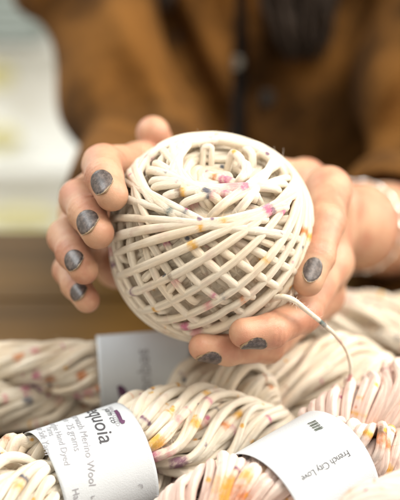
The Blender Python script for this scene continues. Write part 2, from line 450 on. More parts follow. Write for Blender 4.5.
class Hank:
    def __init__(s, a, b, R, pitch, phase, strands=17, yr=.0023, seed=1, label=None, lay=-.45, ends=(0, 0), squeeze=.86, bulge=.06, turn=1, flecks=1000):
        s.flecks = flecks
        s.a, s.b, s.R = np.array(a), np.array(b), R
        s.L = np.linalg.norm(s.b - s.a); s.t = (s.b - s.a) / s.L
        s.n1 = unit(np.cross(s.t, np.cross([0, 0, 1.], s.t)))    # up-ish
        s.n2 = np.cross(s.t, s.n1)
        s.pitch, s.phase, s.ns, s.yr, s.g = pitch, phase, strands, yr, np.random.default_rng(seed)
        s.label, s.lay, s.ends, s.squeeze, s.bulge, s.turn = label, lay, ends, squeeze, bulge, turn
    def axis(s, x):
        return s.a + s.t * x[:, None]
    def prof(s, x):
        f = np.ones_like(x)
        if s.label:
            l0, l1 = s.label
            ins = 1 / (1 + np.exp(-(x - l0 + .001) / .0035)) * 1 / (1 + np.exp((x - l1 - .001) / .0035))
            f = f * (1 + s.bulge) * (1 - ins) + s.squeeze * ins
        for e, d in ((s.ends[0], x), (s.ends[1], s.L - x)):
            if e: f = f * np.sqrt(np.clip(1 - np.clip(1 - d / e, 0, 1) ** 2.2, 0.0, 1))
        return f
    def build(s, splashes, mat, root):
        Y = Yarn(); g = s.g
        n = int(s.L / .0016)
        x = np.linspace(0, s.L, n); todo = []
        for bnd in range(2):
            rings = [(1.0, s.ns), (.70, int(s.ns * .75))]
            for fr, cnt in rings:
                for k in range(cnt):
                    w = s.turn * 2 * PI / s.pitch * x + s.phase + bnd * PI
                    f = s.prof(x) * (1 + .04 * smooth_noise(n, 30, g))
                    ph = 2 * PI * (k + g.uniform(-.28, .28)) / cnt + s.lay * w + .12 * smooth_noise(n, 22, g)
                    # elliptical bundle: thin along the radial direction, wide across
                    rad_c = .46 * s.R * f
                    er = (.54 * s.R * f - s.yr) * fr
                    et = (.80 * s.R * f - s.yr) * fr
                    jr = 1 + .09 * smooth_noise(n, 18, g)
                    cr = rad_c + er * np.cos(ph) * jr; ct = et * np.sin(ph) * jr
                    # keep the section inside a circle
                    rho = np.hypot(cr, ct); lim = (s.R - s.yr) * f * 1.04
                    sc = np.minimum(1, lim / np.maximum(rho, 1e-6)); cr, ct = cr * sc, ct * sc
                    if s.label:      # the paper squeezes the yarn
                        ins = (x > s.label[0] - .002) & (x < s.label[1] + .002)
                        lim2 = s.Rl * .965 - s.yr * 1.35 - .0006
                        rho = np.hypot(cr, ct); sc = np.where(ins, np.minimum(1, lim2 / np.maximum(rho, 1e-6)), 1)
                        ker = np.hanning(7); ker /= ker.sum(); sc = np.minimum(sc, np.convolve(np.pad(sc, 3, mode='edge'), ker, 'valid')); cr, ct = cr * sc, ct * sc
                    cw, sw = np.cos(w), np.sin(w)
                    A = cr * cw - ct * sw; B = cr * sw + ct * cw
                    pts = s.axis(x) + A[:, None] * s.n1 + B[:, None] * s.n2
                    ctr = s.axis(x) + (rad_c * cw)[:, None] * s.n1 + (rad_c * sw)[:, None] * s.n2
                    rr = s.yr * (1 + .13 * smooth_noise(n, 14, g) + .07 * smooth_noise(n, 5, g))
                    rr = np.clip(rr, s.yr * .7, s.yr * 1.35)
                    todo.append((pts, rr, unit(pts - ctr + 1e-7)))
        splashes = snap(splashes, np.concatenate([q[0] for q in todo]))
        for _ in range(int(s.L * s.flecks)):
            q = todo[g.integers(0, len(todo))][0]; splashes.append((q[g.integers(0, len(q))], g.uniform(.0012, .0032), ['yellow', 'orange', 'magenta', 'pink', 'purple', 'navy', 'rust', 'yellow'][g.integers(0, 8)], g.uniform(.7, 1)))
        for pts, rr, nn in todo: Y.strand(pts, rr, nn, dye_splashes(pts, splashes), seg=10)
        Y.fuzz(int(s.L * 60000), .003, gen=g, skip=(lambda q: ((q - s.a) @ s.t > s.label[0] - .0015) & ((q - s.a) @ s.t < s.label[1] + .0015)) if s.label else None)
        # dark-free filler of the same wool inside each hank
        Y.build('twisted_yarn', mat, root)
        return Y
    # the paper band
    def band_pt(s, xx, th, off=0.0):
        R = s.Rl + off
        # slightly flattened, soft-cornered loop of paper
        e = 1 + .025 * np.cos(2 * (th - .4)) + .012 * np.cos(3 * th + 1) + .008 * np.sin(th * 2 + (xx - s.label[0]) * 60)
        return s.a + s.t * xx[:, None] + (R * e * np.cos(th))[:, None] * s.n1 + (R * e * np.sin(th))[:, None] * s.n2
    def band(s, name, mat, root, Rl, skew=0.0):
        s.Rl = Rl; s.skew = skew
        l0, l1 = s.label; nu, nv = 30, 160
        xs = np.linspace(l0, l1, nu); th = np.linspace(0, 2 * PI, nv, endpoint=False)
        X, T_ = np.meshgrid(xs, th, indexing='ij')
        V1 = s.band_pt(X.ravel(), T_.ravel(), 0); V0 = s.band_pt(X.ravel(), T_.ravel(), -.00022)
        i = np.arange(nu - 1)[:, None] * nv; j = np.arange(nv)[None]; j2 = (j + 1) % nv
        F1 = np.stack([i + j, i + j2, i + nv + j2, i + nv + j], -1).reshape(-1, 4)
        N = nu * nv
        F0 = F1[:, ::-1] + N
        e0 = np.stack([j[0], j[0] + N, j2[0] + N, j2[0]], -1); o = (nu - 1) * nv
        e1 = np.stack([j[0] + o, j2[0] + o, j2[0] + N + o, j[0] + N + o], -1)
        ob = mesh_obj(name, np.concatenate([V1, V0]), np.concatenate([F1, F0, e0, e1]), mat, root)
        return ob
    def hit(s, px, py):
        """surface coordinates (x along the band, arc c) seen at a pixel"""
        dr = unit(P(px, py, .5) - CAM)
        ks = np.linspace(.25, .75, 4000)
        q = CAM + dr * ks[:, None] - s.a
        x = q @ s.t; A = q @ s.n1; B = q @ s.n2
        e = 1
        ins = np.hypot(A, B) < s.Rl
        if not ins.any():
            i = int(np.argmin(np.hypot(A, B)))
        else:
            i = int(np.argmax(ins))
        return np.array([x[i], s.Rl * math.atan2(B[i], A[i])])
    def onto(s, uv, off):
        return s.band_pt(uv[:, 0], uv[:, 1] / s.Rl, off)
    def text(s, name, body, mat, band, p0, p1, size=None, flip=False, stretch=1.0, off=.00026, shear=0, align='LEFT'):
        """text laid on the paper: it starts where pixel p0 lies and runs towards p1"""
        a = s.hit(*p0); b = s.hit(*p1)
        d = b - a; Ld = np.hypot(*d); d = d / Ld
        cu = bpy.data.curves.new('txt', 'FONT'); cu.body = body; cu.size = 1; cu.align_x = align; cu.resolution_u = 4; cu.shear = shear
        cu.offset = 0.0
        ob = bpy.data.objects.new('txt', cu); C.objects.link(ob)
        dg = bpy.context.evaluated_depsgraph_get(); me = ob.evaluated_get(dg).to_mesh()
        V = np.array([v.co[:2] for v in me.vertices]); F = [list(p.vertices) for p in me.polygons]
        ob.evaluated_get(dg).to_mesh_clear(); bpy.data.objects.remove(ob); bpy.data.curves.remove(cu)
        w = V[:, 0].max() - V[:, 0].min()
        if size is None: size = Ld / w
        # up direction on the sheet: as seen from outside the band, rotated counter-clockwise from d
        up = np.array([-d[1], d[0]]) * s.hand
        V = V * size; V[:, 0] *= stretch
        uv = a + V[:, :1] * d + V[:, 1:] * up
        return mesh_obj(name, s.onto(uv, off), F, mat, band, smooth=False)
    def poly(s, name, outlines, mat, band, off=.0004):
        """flat printed shapes given as pixel outlines"""
        V = []; F = []
        for o in outlines:
            k = len(V); V += [s.hit(*p) for p in o]; F.append(list(range(k, k + len(o))))
        return mesh_obj(name, s.onto(np.array(V), off), F, mat, band, smooth=False)
    hand = 1

# ------------------------------------------------------------------ SDF surfaces
def smin(a, b, k):
    h = np.clip(.5 + .5 * (b - a) / k, 0, 1)
    return b * (1 - h) + a * h - k * h * (1 - h)

def cone(p, a, b, ra, rb):
    a = np.asarray(a); b = np.asarray(b); ab = b - a
    t = np.clip(((p - a) @ ab) / (ab @ ab), 0, 1)
    return np.linalg.norm(p - a - t[:, None] * ab, axis=1) - (ra + (rb - ra) * t)

def ellip(p, c, ax, r):
    q = (p - c) @ np.asarray(ax).T
    k = np.linalg.norm(q / r, axis=1)
    return (k - 1) * min(r) if False else k * (k - 1) / np.maximum(np.linalg.norm(q / (np.array(r) ** 2), axis=1), 1e-6)

def surface_nets(f, lo, hi, h):
    lo = np.array(lo); hi = np.array(hi)
    n = np.ceil((hi - lo) / h).astype(int) + 1
    xs = [lo[i] + np.arange(n[i]) * h for i in range(3)]
    D = np.ones(n, np.float32); bs = 8
    nb = -(-n // bs)
    bi = np.argwhere(np.ones(nb, bool)) * bs
    cd_ = f(lo + (bi + bs / 2 - .5) * h)
    for b, d_ in zip(bi, cd_):
        e = np.minimum(b + bs, n)
        sl = tuple(slice(b[k], e[k]) for k in range(3))
        if abs(d_) > bs * h * .87 * 1.6 + .002: D[sl] = d_; continue
        g = np.meshgrid(*[xs[k][b[k]:e[k]] for k in range(3)], indexing='ij')
        D[sl] = f(np.stack([q.ravel() for q in g], 1)).reshape(g[0].shape)
    ins = D < 0
    c = n - 1
    acc = np.zeros(tuple(c) + (3,), np.float32); cnt = np.zeros(tuple(c), np.float32)
    def corner(dx, dy, dz, A): return A[dx:dx + c[0], dy:dy + c[1], dz:dz + c[2]]
    for axn in range(3):
        for u in (0, 1):
            for v in (0, 1):
                o = [0, 0, 0]; oth = [k for k in range(3) if k != axn]; o[oth[0]] = u; o[oth[1]] = v
                o2 = list(o); o2[axn] = 1
                A = corner(*o, D); B = corner(*o2, D); m = (A < 0) != (B < 0)
                t = np.where(m, A / np.where(m, A - B, 1), 0)
                pos = np.zeros(tuple(c) + (3,), np.float32)
                pos[..., axn] = t; pos[..., oth[0]] = u; pos[..., oth[1]] = v
                acc += pos * m[..., None]; cnt += m
    act = cnt > 0
    idx = -np.ones(tuple(c), np.int64); idx[act] = np.arange(act.sum())
    ijk = np.argwhere(act)
    V = lo + (ijk + acc[act] / cnt[act][:, None]) * h
    F = []
    for axn in range(3):
        oth = [k for k in range(3) if k != axn]
        a = [slice(0, None)] * 3; sl0 = [slice(1, n[k] - 1) for k in range(3)]; sl0[axn] = slice(0, n[axn] - 1)
        sl1 = list(sl0); sl1[axn] = slice(1, n[axn])
        A = ins[tuple(sl0)]; B = ins[tuple(sl1)]
        m = A != B
        e = np.argwhere(m); flip = A[m]
        base = e.copy(); base[:, oth[0]] += 1; base[:, oth[1]] += 1
        def cell(du, dv):
            q = base.copy(); q[:, oth[0]] -= du; q[:, oth[1]] -= dv
            return idx[q[:, 0], q[:, 1], q[:, 2]]
        q = np.stack([cell(1, 1), cell(0, 1), cell(0, 0), cell(1, 0)], 1)
        if axn == 1: flip = ~flip
        q[~flip] = q[~flip][:, ::-1]
        F.append(q)
    F = np.concatenate(F); F = F[(F >= 0).all(1)]
    for _ in range(3):                       # pull the vertices onto the surface
        eps = h * .25; d0 = f(V)
        G = np.stack([f(V + eps * np.eye(3)[k]) - f(V - eps * np.eye(3)[k]) for k in range(3)], 1) / (2 * eps)
        V = V - np.clip(d0, -h, h)[:, None] * G / np.maximum((G * G).sum(1, keepdims=True), .2)
    return V, F

# ------------------------------------------------------------------ HANDS
FING_A = [  # the hand on the picture's left: MCP, PIP, DIP, TIP, radii, dorsal hint
    ([P(140, 166, .545), P(103, 165, .498), P(104, 177, .476), P(112, 195, .467)], (.0118, .0098, .0086, .0074)),
    ([P(112, 178, .552), P(79, 199, .502), P(87, 213, .481), P(98, 233, .470)], (.0118, .0094, .0085, .0074)),
    ([P(95, 205, .558), P(66, 237, .510), P(73, 253, .492), P(84, 270, .481)], (.0110, .0088, .0078, .0068)),
    ([P(92, 240, .560), P(69, 270, .522), P(76, 285, .507), P(87, 300, .497)], (.0100, .0078, .0070, .0062)),
]
THUMB_A = ([P(128, 215, .60), P(158, 190, .588), P(160, 156, .568), P(153, 133, .556)], (.016, .0120, .0102, .0090))
WRIST_A = P(100, 215, .625)
PALM_A = [(P(125, 195, .572), .016), (P(105, 235, .578), .016), (P(118, 265, .556), .0125), (P(120, 228, .60), .017)]
FING_B = [
    ([P(328, 190, .532), P(326, 222, .498), P(317, 256, .484), P(308, 281, .477)], (.0112, .0092, .0083, .0072)),
    ([P(330, 262, .54), P(302, 314, .490), P(271, 331, .470), P(244, 333, .465)], (.0112, .0089, .0078, .0068)),
    ([P(322, 295, .55), P(268, 346, .500), P(228, 350, .480), P(202, 347, .474)], (.0106, .0081, .0071, .0062)),
    ([P(320, 300, .565), P(280, 338, .540), P(255, 343, .528), P(236, 342, .522)], (.0100, .0076, .0068, .0060)),
]
THUMB_B = ([P(335, 205, .59), P(305, 180, .585), P(282, 178, .570), P(265, 178, .562)], (.016, .0120, .0102, .0090))
WRIST_B = P(322, 222, .62)
PALM_B = [(P(322, 208, .565), .014), (P(316, 240, .568), .0145), (P(310, 266, .572), .0135), (P(318, 225, .59), .0165)]
ARM_A = [WRIST_A, P(112, 200, .74), P(140, 165, .86)]
ARM_B = [WRIST_B, P(396, 231, .715), P(440, 215, .86)]

def finger_sdf(p, J, r):
    a, b, c, d = J
    f = cone(p, a, b, r[0] * .95, r[1] * .97)
    f = smin(f, cone(p, b, c, r[1] * .96, r[2] * .98), .003)
    f = smin(f, cone(p, c, d, r[2] * .98, r[3]), .0025)
    return f

def creases(p, J, r):
    """shallow joint folds: returns amount to add to the distance"""
    out = 0
    for c, nx, rr in ((J[2], J[3], r[2]), (J[1], J[2], r[1])):
        t = unit(nx - c); q = (p - c); al = q @ t; dist = np.linalg.norm(q - al[:, None] * t, axis=1)
        near = np.exp(-(dist / (rr * 1.5)) ** 4)
        for o, a, w in ((0, .00070, .0006), (.0020, .00045, .0005), (-.0021, .00045, .0005), (.0042, .00022, .0005)):
            out = out + a * np.exp(-((al - o) / w) ** 2) * near
        out = out - .0004 * np.exp(-(al / .004) ** 2) * near
    return out

def hand_sdf(p, FG, TB, WR, PL):
    fs = []; a = None
    palm = None
    for c, r in PL:
        e = np.linalg.norm(p - c, axis=1) - r
        palm = e if palm is None else smin(palm, e, .012)
    hub = PL[-1][0]
    for J, r in FG:
        palm = smin(palm, cone(p, J[0], hub, r[0] * .95, .014), .010)
    for i in range(3):
        palm = smin(palm, cone(p, FG[i][0][0], FG[i + 1][0][0], .0085, .0085), .006)
    palm = smin(palm, cone(p, hub, WR, .019, .021), .012)
    total = palm
    res = None
    for J, r in FG + [TB]:
        f = smin(finger_sdf(p, J, r), palm, .006) + creases(p, J, r)
        res = f if res is None else smin(res, f, .0007)
    return res

def body_sdf(which):
    FG, TB, WR, PL, ARM = (FING_A, THUMB_A, WRIST_A, PALM_A, ARM_A) if which == 0 else (FING_B, THUMB_B, WRIST_B, PALM_B, ARM_B)
    def f(p):
        d = hand_sdf(p, FG, TB, WR, PL)
        d = smin(d, cone(p, ARM[0], ARM[1], .0225, .030 if which == 0 else .0335), .012)
        # never inside the ball
        return d
    return f

def build_person():
    root = empty('person', 'person in a tan brown jacket holding up the yarn ball with both hands', 'person', P(240, 250, .98) * np.array([1, 1, 0]) + np.array([0, 0, -.75]))
    Vs, Fs = [], []; n = 0
    for w, FG, TB, ARM in ((0, FING_A, THUMB_A, ARM_A), (1, FING_B, THUMB_B, ARM_B)):
        pts = np.array([q for J, _ in FG + [TB] for q in J] + [ARM[0], ARM[1]])
        V, F = surface_nets(body_sdf(w), pts.min(0) - .034, pts.max(0) + .034, .00125)
        Vs.append(V); Fs.append(F + n); n += len(V)
    # arms, trunk under the clothes
    def trunk(p):
        d = cone(p, ARM_A[1], ARM_A[2], .029, .036)
        d = smin(d, cone(p, ARM_A[2], P(70, -190, .95), .036, .045), .02)
        d = smin(d, smin(cone(p, ARM_B[1], ARM_B[2], .029, .036), cone(p, ARM_B[2], P(430, -190, .95), .036, .045), .02), .02)
        q = (p - P(244, 60, 1.03)) * np.array([.72, 1.15, .45])
        d = smin(d, np.linalg.norm(q, axis=1) - .10, .03)
        return d
    V, F = surface_nets(trunk, (-.35, .2, -.35), (.42, .72, .5), .010)
    Vs.append(V); Fs.append(F + n)
    mesh_obj('body', np.concatenate(Vs), np.concatenate(Fs), M['skin'], root)
    # fingernails: (finger joints, radii, dorsal direction, along-shift, half length, half width angle)
    nails = [
        (0, FING_A[0], P(92, 183, .45) - P(108, 186, .472), .0064, .0066, 43),
        (0, FING_A[1], P(76, 224, .45) - P(93, 223, .476), .0062, .0064, 47),
        (0, FING_A[2], P(62, 263, .455) - P(79, 262, .486), .0060, .0060, 44),
        (0, FING_A[3], P(72, 298, .47) - P(82, 293, .503), .0054, .0050, 45),
        (0, THUMB_A, P(148, 100, .56) - P(156, 142, .56), .006, .0058, 50),
        (1, FING_B[0], P(318, 266, .44) - P(315, 267, .48), .0056, .0064, 34),
        (1, FING_B[1], P(258, 372, .457) - P(258, 332, .467), .0064, .0060, 44),
        (1, FING_B[2], P(214, 388, .466) - P(214, 348, .477), .0062, .0058, 46),
    ]
    for w, (J, r), dors, back, hl, ha in nails:
        f = body_sdf(w)
        t = unit(J[3] - J[2]); dv = unit(dors - (dors @ t) * t); sd = np.cross(t, dv)
        c0 = J[3] - t * (back - .0032)
        nu, nv = 22, 17
        us = np.linspace(-1, 1, nu); vs = np.linspace(-1, 1, nv)
        Ug, Vg = np.meshgrid(us, vs, indexing='ij')
        Du = Ug * np.sqrt(1 - Vg ** 2 / 2); Dv = Vg * np.sqrt(1 - Ug ** 2 / 2)       # an oval outline
        tip = np.clip(Du, 0, 1)
        ang = math.radians(ha) * Dv * (1 - .30 * tip ** 2) * 1.12
        al = hl * Du * (1 + .12 * tip)
        axp = c0 + al.reshape(-1, 1) * t
        out = np.cos(ang).reshape(-1, 1) * dv + np.sin(ang).reshape(-1, 1) * sd
        # march to the skin from inside
        k = np.full(len(axp), .001)
        for _ in range(40):
            dd = f(axp + out * k[:, None]); k = np.clip(k - dd * .8, 0, .02)
        Bq = np.stack([np.ones_like(Du), Du, Du ** 2, Dv, Dv ** 2], -1).reshape(-1, 5)
        msk = (Du.ravel() < .6)
        co_ = np.linalg.lstsq(Bq[msk], k[msk], rcond=None)[0]
        kk = np.maximum((Bq @ co_), k * .97).reshape(nu, nv) if False else (Bq @ co_).reshape(nu, nv)
        edge = np.hypot(Du, Dv)
        lift = .00034 + .0002 * (1 - Dv ** 2) - .00050 * np.clip((edge - .80) / .20, 0, 1) ** 2
        lift = np.where(Du > .35, np.maximum(lift, .0002), lift)
        k = kk + lift
        V1 = axp + out * k.reshape(-1, 1)
        V0 = axp + out * (k.reshape(-1, 1) - .0006)
        i = np.arange(nu - 1)[:, None] * nv; j = np.arange(nv - 1)[None]
        F = np.stack([i + j, i + j + 1, i + nv + j + 1, i + nv + j], -1).reshape(-1, 4)
        N = nu * nv
        rim = list(range(0, nv)) + [q * nv + nv - 1 for q in range(1, nu)] + [(nu - 1) * nv + q for q in range(nv - 2, -1, -1)] + [q * nv for q in range(nu - 2, 0, -1)]
        rim = np.array(rim); rn = np.roll(rim, -1)
        E = np.stack([rim, rim + N, rn + N, rn], 1)
        uv = np.stack([Du.ravel(), Dv.ravel()], 1); uv = np.concatenate([uv, uv])
        mesh_obj('fingernail', np.concatenate([V1, V0]), np.concatenate([F[:, ::-1], F + N, E]), M['nail'], root, uv=uv)
    # jacket ---------------------------------------------------------
    TC = P(242, 60, 1.03)
    def folds(p):
        return .0095 * np.sin(p[:, 2] * 62 + 9 * np.sin(p[:, 0] * 14) + 5 * p[:, 1]) * (.5 + .5 * np.sin(p[:, 0] * 33 + p[:, 2] * 17)) + .008 * np.sin(p[:, 0] * 55 - p[:, 2] * 38 + 1.2)
    def shell(p):
        q = p - np.array([TC[0], TC[1], 0])
        zt = p[:, 2]
        hw = .150 + .10 * np.clip(zt + .05, -.3, .5) ; hd = .105
        k = (np.abs(q[:, 0] / hw) ** 2.4 + np.abs(q[:, 1] / hd) ** 2.4) ** (1 / 2.4)
        d = (k - 1) * hd
        d = np.maximum(d, -.42 - zt); d = np.maximum(d, zt - .55)
        return d
    def sleeves(p):
        A = smin(cone(p, P(20, -200, .97), P(150, 155, .865), .064, .050), cone(p, P(150, 155, .865), P(112, 205, .675), .048, .033), .02)
        B = smin(cone(p, P(440, -200, .97), P(440, 190, .85), .070, .062), cone(p, P(440, 205, .85), P(402, 231, .722), .060, .049), .03)
        return np.minimum(A, B)
    def jacket(p):
        d = smin(shell(p), sleeves(p), .012) + folds(p) * np.clip((p[:, 1] - .17) / .10, .08, 1)
        # front opening
        s0 = np.abs(p[:, 0] - (P(240, 60, .93)[0])) - (.0048 + .0015 * np.sin(p[:, 2] * 20))
        cut = np.maximum(s0, (p[:, 1] - (TC[1] - .07)))
        d = np.maximum(d, -cut)
        # hollow cuffs
        for q0, q1, c in ((ARM_A[0] - unit(ARM_A[1] - ARM_A[0]) * .03, ARM_A[0] + unit(ARM_A[1] - ARM_A[0]) * .03, .0255), (ARM_B[0], ARM_B[1] - unit(ARM_B[1] - ARM_B[0]) * .012, .037)):
            d = np.maximum(d, -cone(p, q0, q1, c, c))
        return d
    V, F = surface_nets(jacket, (-.42, .03, -.45), (.50, .75, .56), .006)
    jk = mesh_obj('jacket', V, F, M['jacket'], root)
    # placket seams, button, shirt
    def disc(c, nrm, r, h, name, mat, par, seg=28):
        nrm = unit(nrm); a = unit(np.cross(nrm, [0, 0, 1.])); b = np.cross(nrm, a)
        prof = [(0, h), (r * .35, h * .75), (r * .55, h * .8), (r * .8, h), (r, h * .6), (r, 0), (0, 0)]
        V = []; F = []
        for rr, hh in prof:
            for k in range(seg):
                t = 2 * PI * k / seg; V.append(c + nrm * hh + a * rr * math.cos(t) + b * rr * math.sin(t))
        for i in range(len(prof) - 1):
            for k in range(seg):
                F.append((i * seg + k, (i + 1) * seg + k, (i + 1) * seg + (k + 1) % seg, i * seg + (k + 1) % seg))
        return mesh_obj(name, V, np.array(F), mat, par)
    def front(px, py, f=jacket):
        dr = unit(P(px, py, .5) - CAM); k = .6
        for _ in range(80):
            d = float(f((CAM + dr * k)[None])[0]); k += d * .6
        return CAM + dr * (k - .001)
    disc(front(267, 98), np.array([0, -1, .1]), .0075, .0035, 'button', M['button'], jk)
    disc(front(268, 5), np.array([0, -1, .1]), .0075, .0035, 'button', M['button'], jk)
    c = np.array([P(236, 66, .93)[0], TC[1] - .104, P(236, 66, .915)[2]])
    disc(c, np.array([0, -1, .2]), .0065, .003, 'snap_fastener', M['steel'], jk)
    def shirt(p): return shell(p) + .016
    V, F = surface_nets(lambda p: np.maximum(shirt(p), np.abs(p[:, 0] - TC[0]) - .10), (-.2, .12, -.43), (.26, .75, .55), .012)
    mesh_obj('shirt', V, F, M['black'], root)
    # locks of dark hair falling over the front
    def lock(ctrl, rad, name):
        Y = Yarn(); g = np.random.default_rng(3)
        ctrl = np.array(ctrl)
        for k in range(70):
            a = g.uniform(0, 2 * PI); rr = math.sqrt(g.uniform(0, 1)); n = 36
            t = np.linspace(0, len(ctrl) - 1, n); w = np.stack([catmull(ctrl[:, q], t) for q in range(3)], 1)
            R = np.interp(t, np.arange(len(rad)), rad) * rr
            w = w + RT * (R * math.cos(a))[:, None] + np.array([0, 1, 0]) * (R * .45 * math.sin(a))[:, None] + .002 * np.stack([smooth_noise(n, 8, g) for _ in range(3)], 1)
            Y.strand(w[:int(n * g.uniform(.85, 1))], .0016, np.array([0, -1., 0]), seg=5)
        return Y
    f1 = front(300, 20)[1] - .012
    def at(px, py, y):
        dr = unit(P(px, py, .5) - CAM); return CAM + dr * ((y - CAM[1]) / dr[1])
    Y = lock([at(285, -260, f1 + .02), at(292, -120, f1), at(296, -20, f1 - .004), at(300, 30, f1 - .004), at(305, 62, f1 + .002)], (.04, .04, .036, .030, .010), 'hair')
    Y2 = lock([at(150, -260, f1 + .02), at(152, -130, f1), at(156, -40, f1), at(158, 12, f1)], (.03, .03, .022, .008), 'hair')
    Y.V += Y2.V; Y.F += [q + Y.n for q in Y2.F]; Y.UV += Y2.UV; Y.COL += Y2.COL
    Y.build('hair', M['hair'], root)
    # bracelets at the wrist on the right of the picture
    t = unit(ARM_B[1] - ARM_B[0]); a = unit(np.cross(t, UP)); b = np.cross(t, a)
    for k, (o, rr, tr) in enumerate(((.052, .0292, .0011),)):
        th = np.linspace(0, 2 * PI, 90, endpoint=True)
        c = ARM_B[0] + t * o
        w = c + rr * (np.cos(th)[:, None] * a + np.sin(th)[:, None] * b) * 1.0 + t * (.002 * np.sin(th + k))[:, None]
        Y = Yarn(); Y.strand(w, tr * (.5 + 1.1 * np.cos(th * 9) ** 8), t, seg=8, cap=False)
        br = Y.build('bracelet', M['silver'], None)
        tag(br, 'thin silver bead bracelet on the wrist beside the jacket cuff', 'bracelet')
    return root

# ------------------------------------------------------------------ material set
M = {}
M['yarn_cream'] = yarn_mat('cream speckled wool', (.96, .885, .755), (.93, .79, .61), .6)
M['yarn_warm'] = yarn_mat('warm speckled wool', (.95, .875, .74), (.92, .78, .60), .9)
M['yarn_beige'] = yarn_mat('beige wool', (.95, .86, .72), (.92, .78, .60), .5, .1)
M['yarn_bold'] = yarn_mat('cream wool with bold specks', (.96, .89, .765), (.93, .80, .63), 1.7)
M['yarn_pink'] = yarn_mat('pale pink speckled wool', (.95, .74, .665), (.95, .87, .81), 1.1, .35)
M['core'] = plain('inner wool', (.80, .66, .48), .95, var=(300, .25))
M['button'] = plain('dark horn button', (.02, .018, .016), .35, var=(200, .3))
M['steel'] = plain('brushed steel', (.16, .15, .13), .45, 1.0, bump=(400, .1, .0005))
M['silver'] = plain('polished silver', (.85, .84, .82), .22, 1.0, bump=(500, .15, .0004))
M['black'] = plain('black cotton', (.012, .011, .012), .9, bump=(600, .3, .0008), sheen=.1)
M['hair'] = plain('dark brown hair', (.022, .012, .006), .7, var=(60, .4))
M['ink'] = plain('grey print ink', (.05, .05, .06), .7)
M['ink_light'] = plain('light grey print ink', (.28, .28, .31), .7)
M['ink_purple'] = plain('purple print ink', (.09, .03, .085), .6, var=(900, .5))
M['ink_green'] = plain('dark green print ink', (.035, .055, .035), .7)

def paper():
    t = NT('matte white paper'); co = t.coord()
    n = t.noise(co, 1400, 3); n2 = t.noise(co, 60, 3)
    t.l(t.mix(n2, (.50, .54, .58), (.53, .57, .61)), t.b.inputs['Base Color'])
    t.b.inputs['Roughness'].default_value = .42
    n3 = t.noise(co, 22, 2); n4 = t.ramp(t.math('ABSOLUTE', t.math('SUBTRACT', t.noise(co, 20, 1), .62)), 0, .008)
    t.bump(t.math('ADD', t.math('ADD', n, t.math('MULTIPLY', n2, 3.0)), t.math('ADD', t.math('MULTIPLY', n3, 9.0), t.math('MULTIPLY', n4, .8))), .45, .00025)
    return t.m
M['paper'] = paper()

def skin():
    t = NT('skin'); co = t.coord()
    n1 = t.noise(co, 60, 3); n2 = t.noise(co, 260, 4); n3 = t.noise(co, 1600, 3)
    c = t.mix(t.ramp(n1, .35, .68), (.50, .295, .19), (.42, .195, .125))
    c = t.mix(t.math('MULTIPLY', t.ramp(n2, .5, .8), .35), c, (.58, .36, .235))
    t.l(c, t.b.inputs['Base Color'])
    t.b.inputs['Subsurface Weight'].default_value = .28
    t.b.inputs['Subsurface Radius'].default_value = (1, .32, .18)
    t.b.inputs['Subsurface Scale'].default_value = .0035
    t.b.inputs['Roughness'].default_value = .42
    t.b.inputs['Specular IOR Level'].default_value = .45
    vo = t.n('ShaderNodeTexVoronoi', Scale=1700.0, _feature='DISTANCE_TO_EDGE'); t.l(co, vo.inputs['Vector'])
    wv = t.noise(co, 500, 4)
    t.bump(t.math('ADD', t.math('ADD', n3, t.math('MULTIPLY', t.ramp(vo.outputs[0], 0, .12), .5)), t.math('MULTIPLY', wv, 1.5)), .32, .00028)
    return t.m
M['skin'] = skin()

def nail():
    t = NT('chipped grey nail polish'); co = t.coord(); uvn = t.t.nodes.new('ShaderNodeUVMap')
    sep = t.n('ShaderNodeSeparateXYZ'); t.l(uvn.outputs[0], sep.inputs[0])
    n = t.noise(co, 500, 4, .65); n2 = t.noise(co, 2500, 2)
    c = t.mix(t.ramp(n, .38, .66), (.040, .029, .027), (.115, .088, .080))
    c = t.mix(t.math('MULTIPLY', t.ramp(n2, .62, .78), .3), c, (.45, .40, .36))
    e = t.math('SQRT', t.math('ADD', t.math('POWER', sep.outputs[0], 2.0), t.math('POWER', sep.outputs[1], 2.0)))
    rim = t.ramp(t.math('ADD', e, t.math('MULTIPLY', t.math('SUBTRACT', n, .5), .35)), .90, .97)
    t.l(t.mix(t.math('MULTIPLY', rim, .55), c, (.42, .29, .15)), t.b.inputs['Base Color'])
    t.b.inputs['Roughness'].default_value = .42
    t.b.inputs['Coat Weight'].default_value = .08; t.b.inputs['Coat Roughness'].default_value = .12
    t.bump(n, .2, .0002)
    return t.m
M['nail'] = nail()

def jacket_mat():
    t = NT('tan brown brushed cotton'); co = t.coord()
    n1 = t.noise(co, 9, 5, .6); n2 = t.noise(co, 400, 3)
    c = t.mix(t.ramp(n1, .34, .62), (.024, .010, .002), (.16, .070, .015))  # dark tone in the bump's hollows paints fold shade into the cloth
    t.l(c, t.b.inputs['Base Color']); t.b.inputs['Roughness'].default_value = .9
    t.b.inputs['Specular IOR Level'].default_value = .15
    t.bump(t.math('ADD', t.math('MULTIPLY', n1, 6.0), n2), .5, .004)
    return t.m
M['jacket'] = jacket_mat()

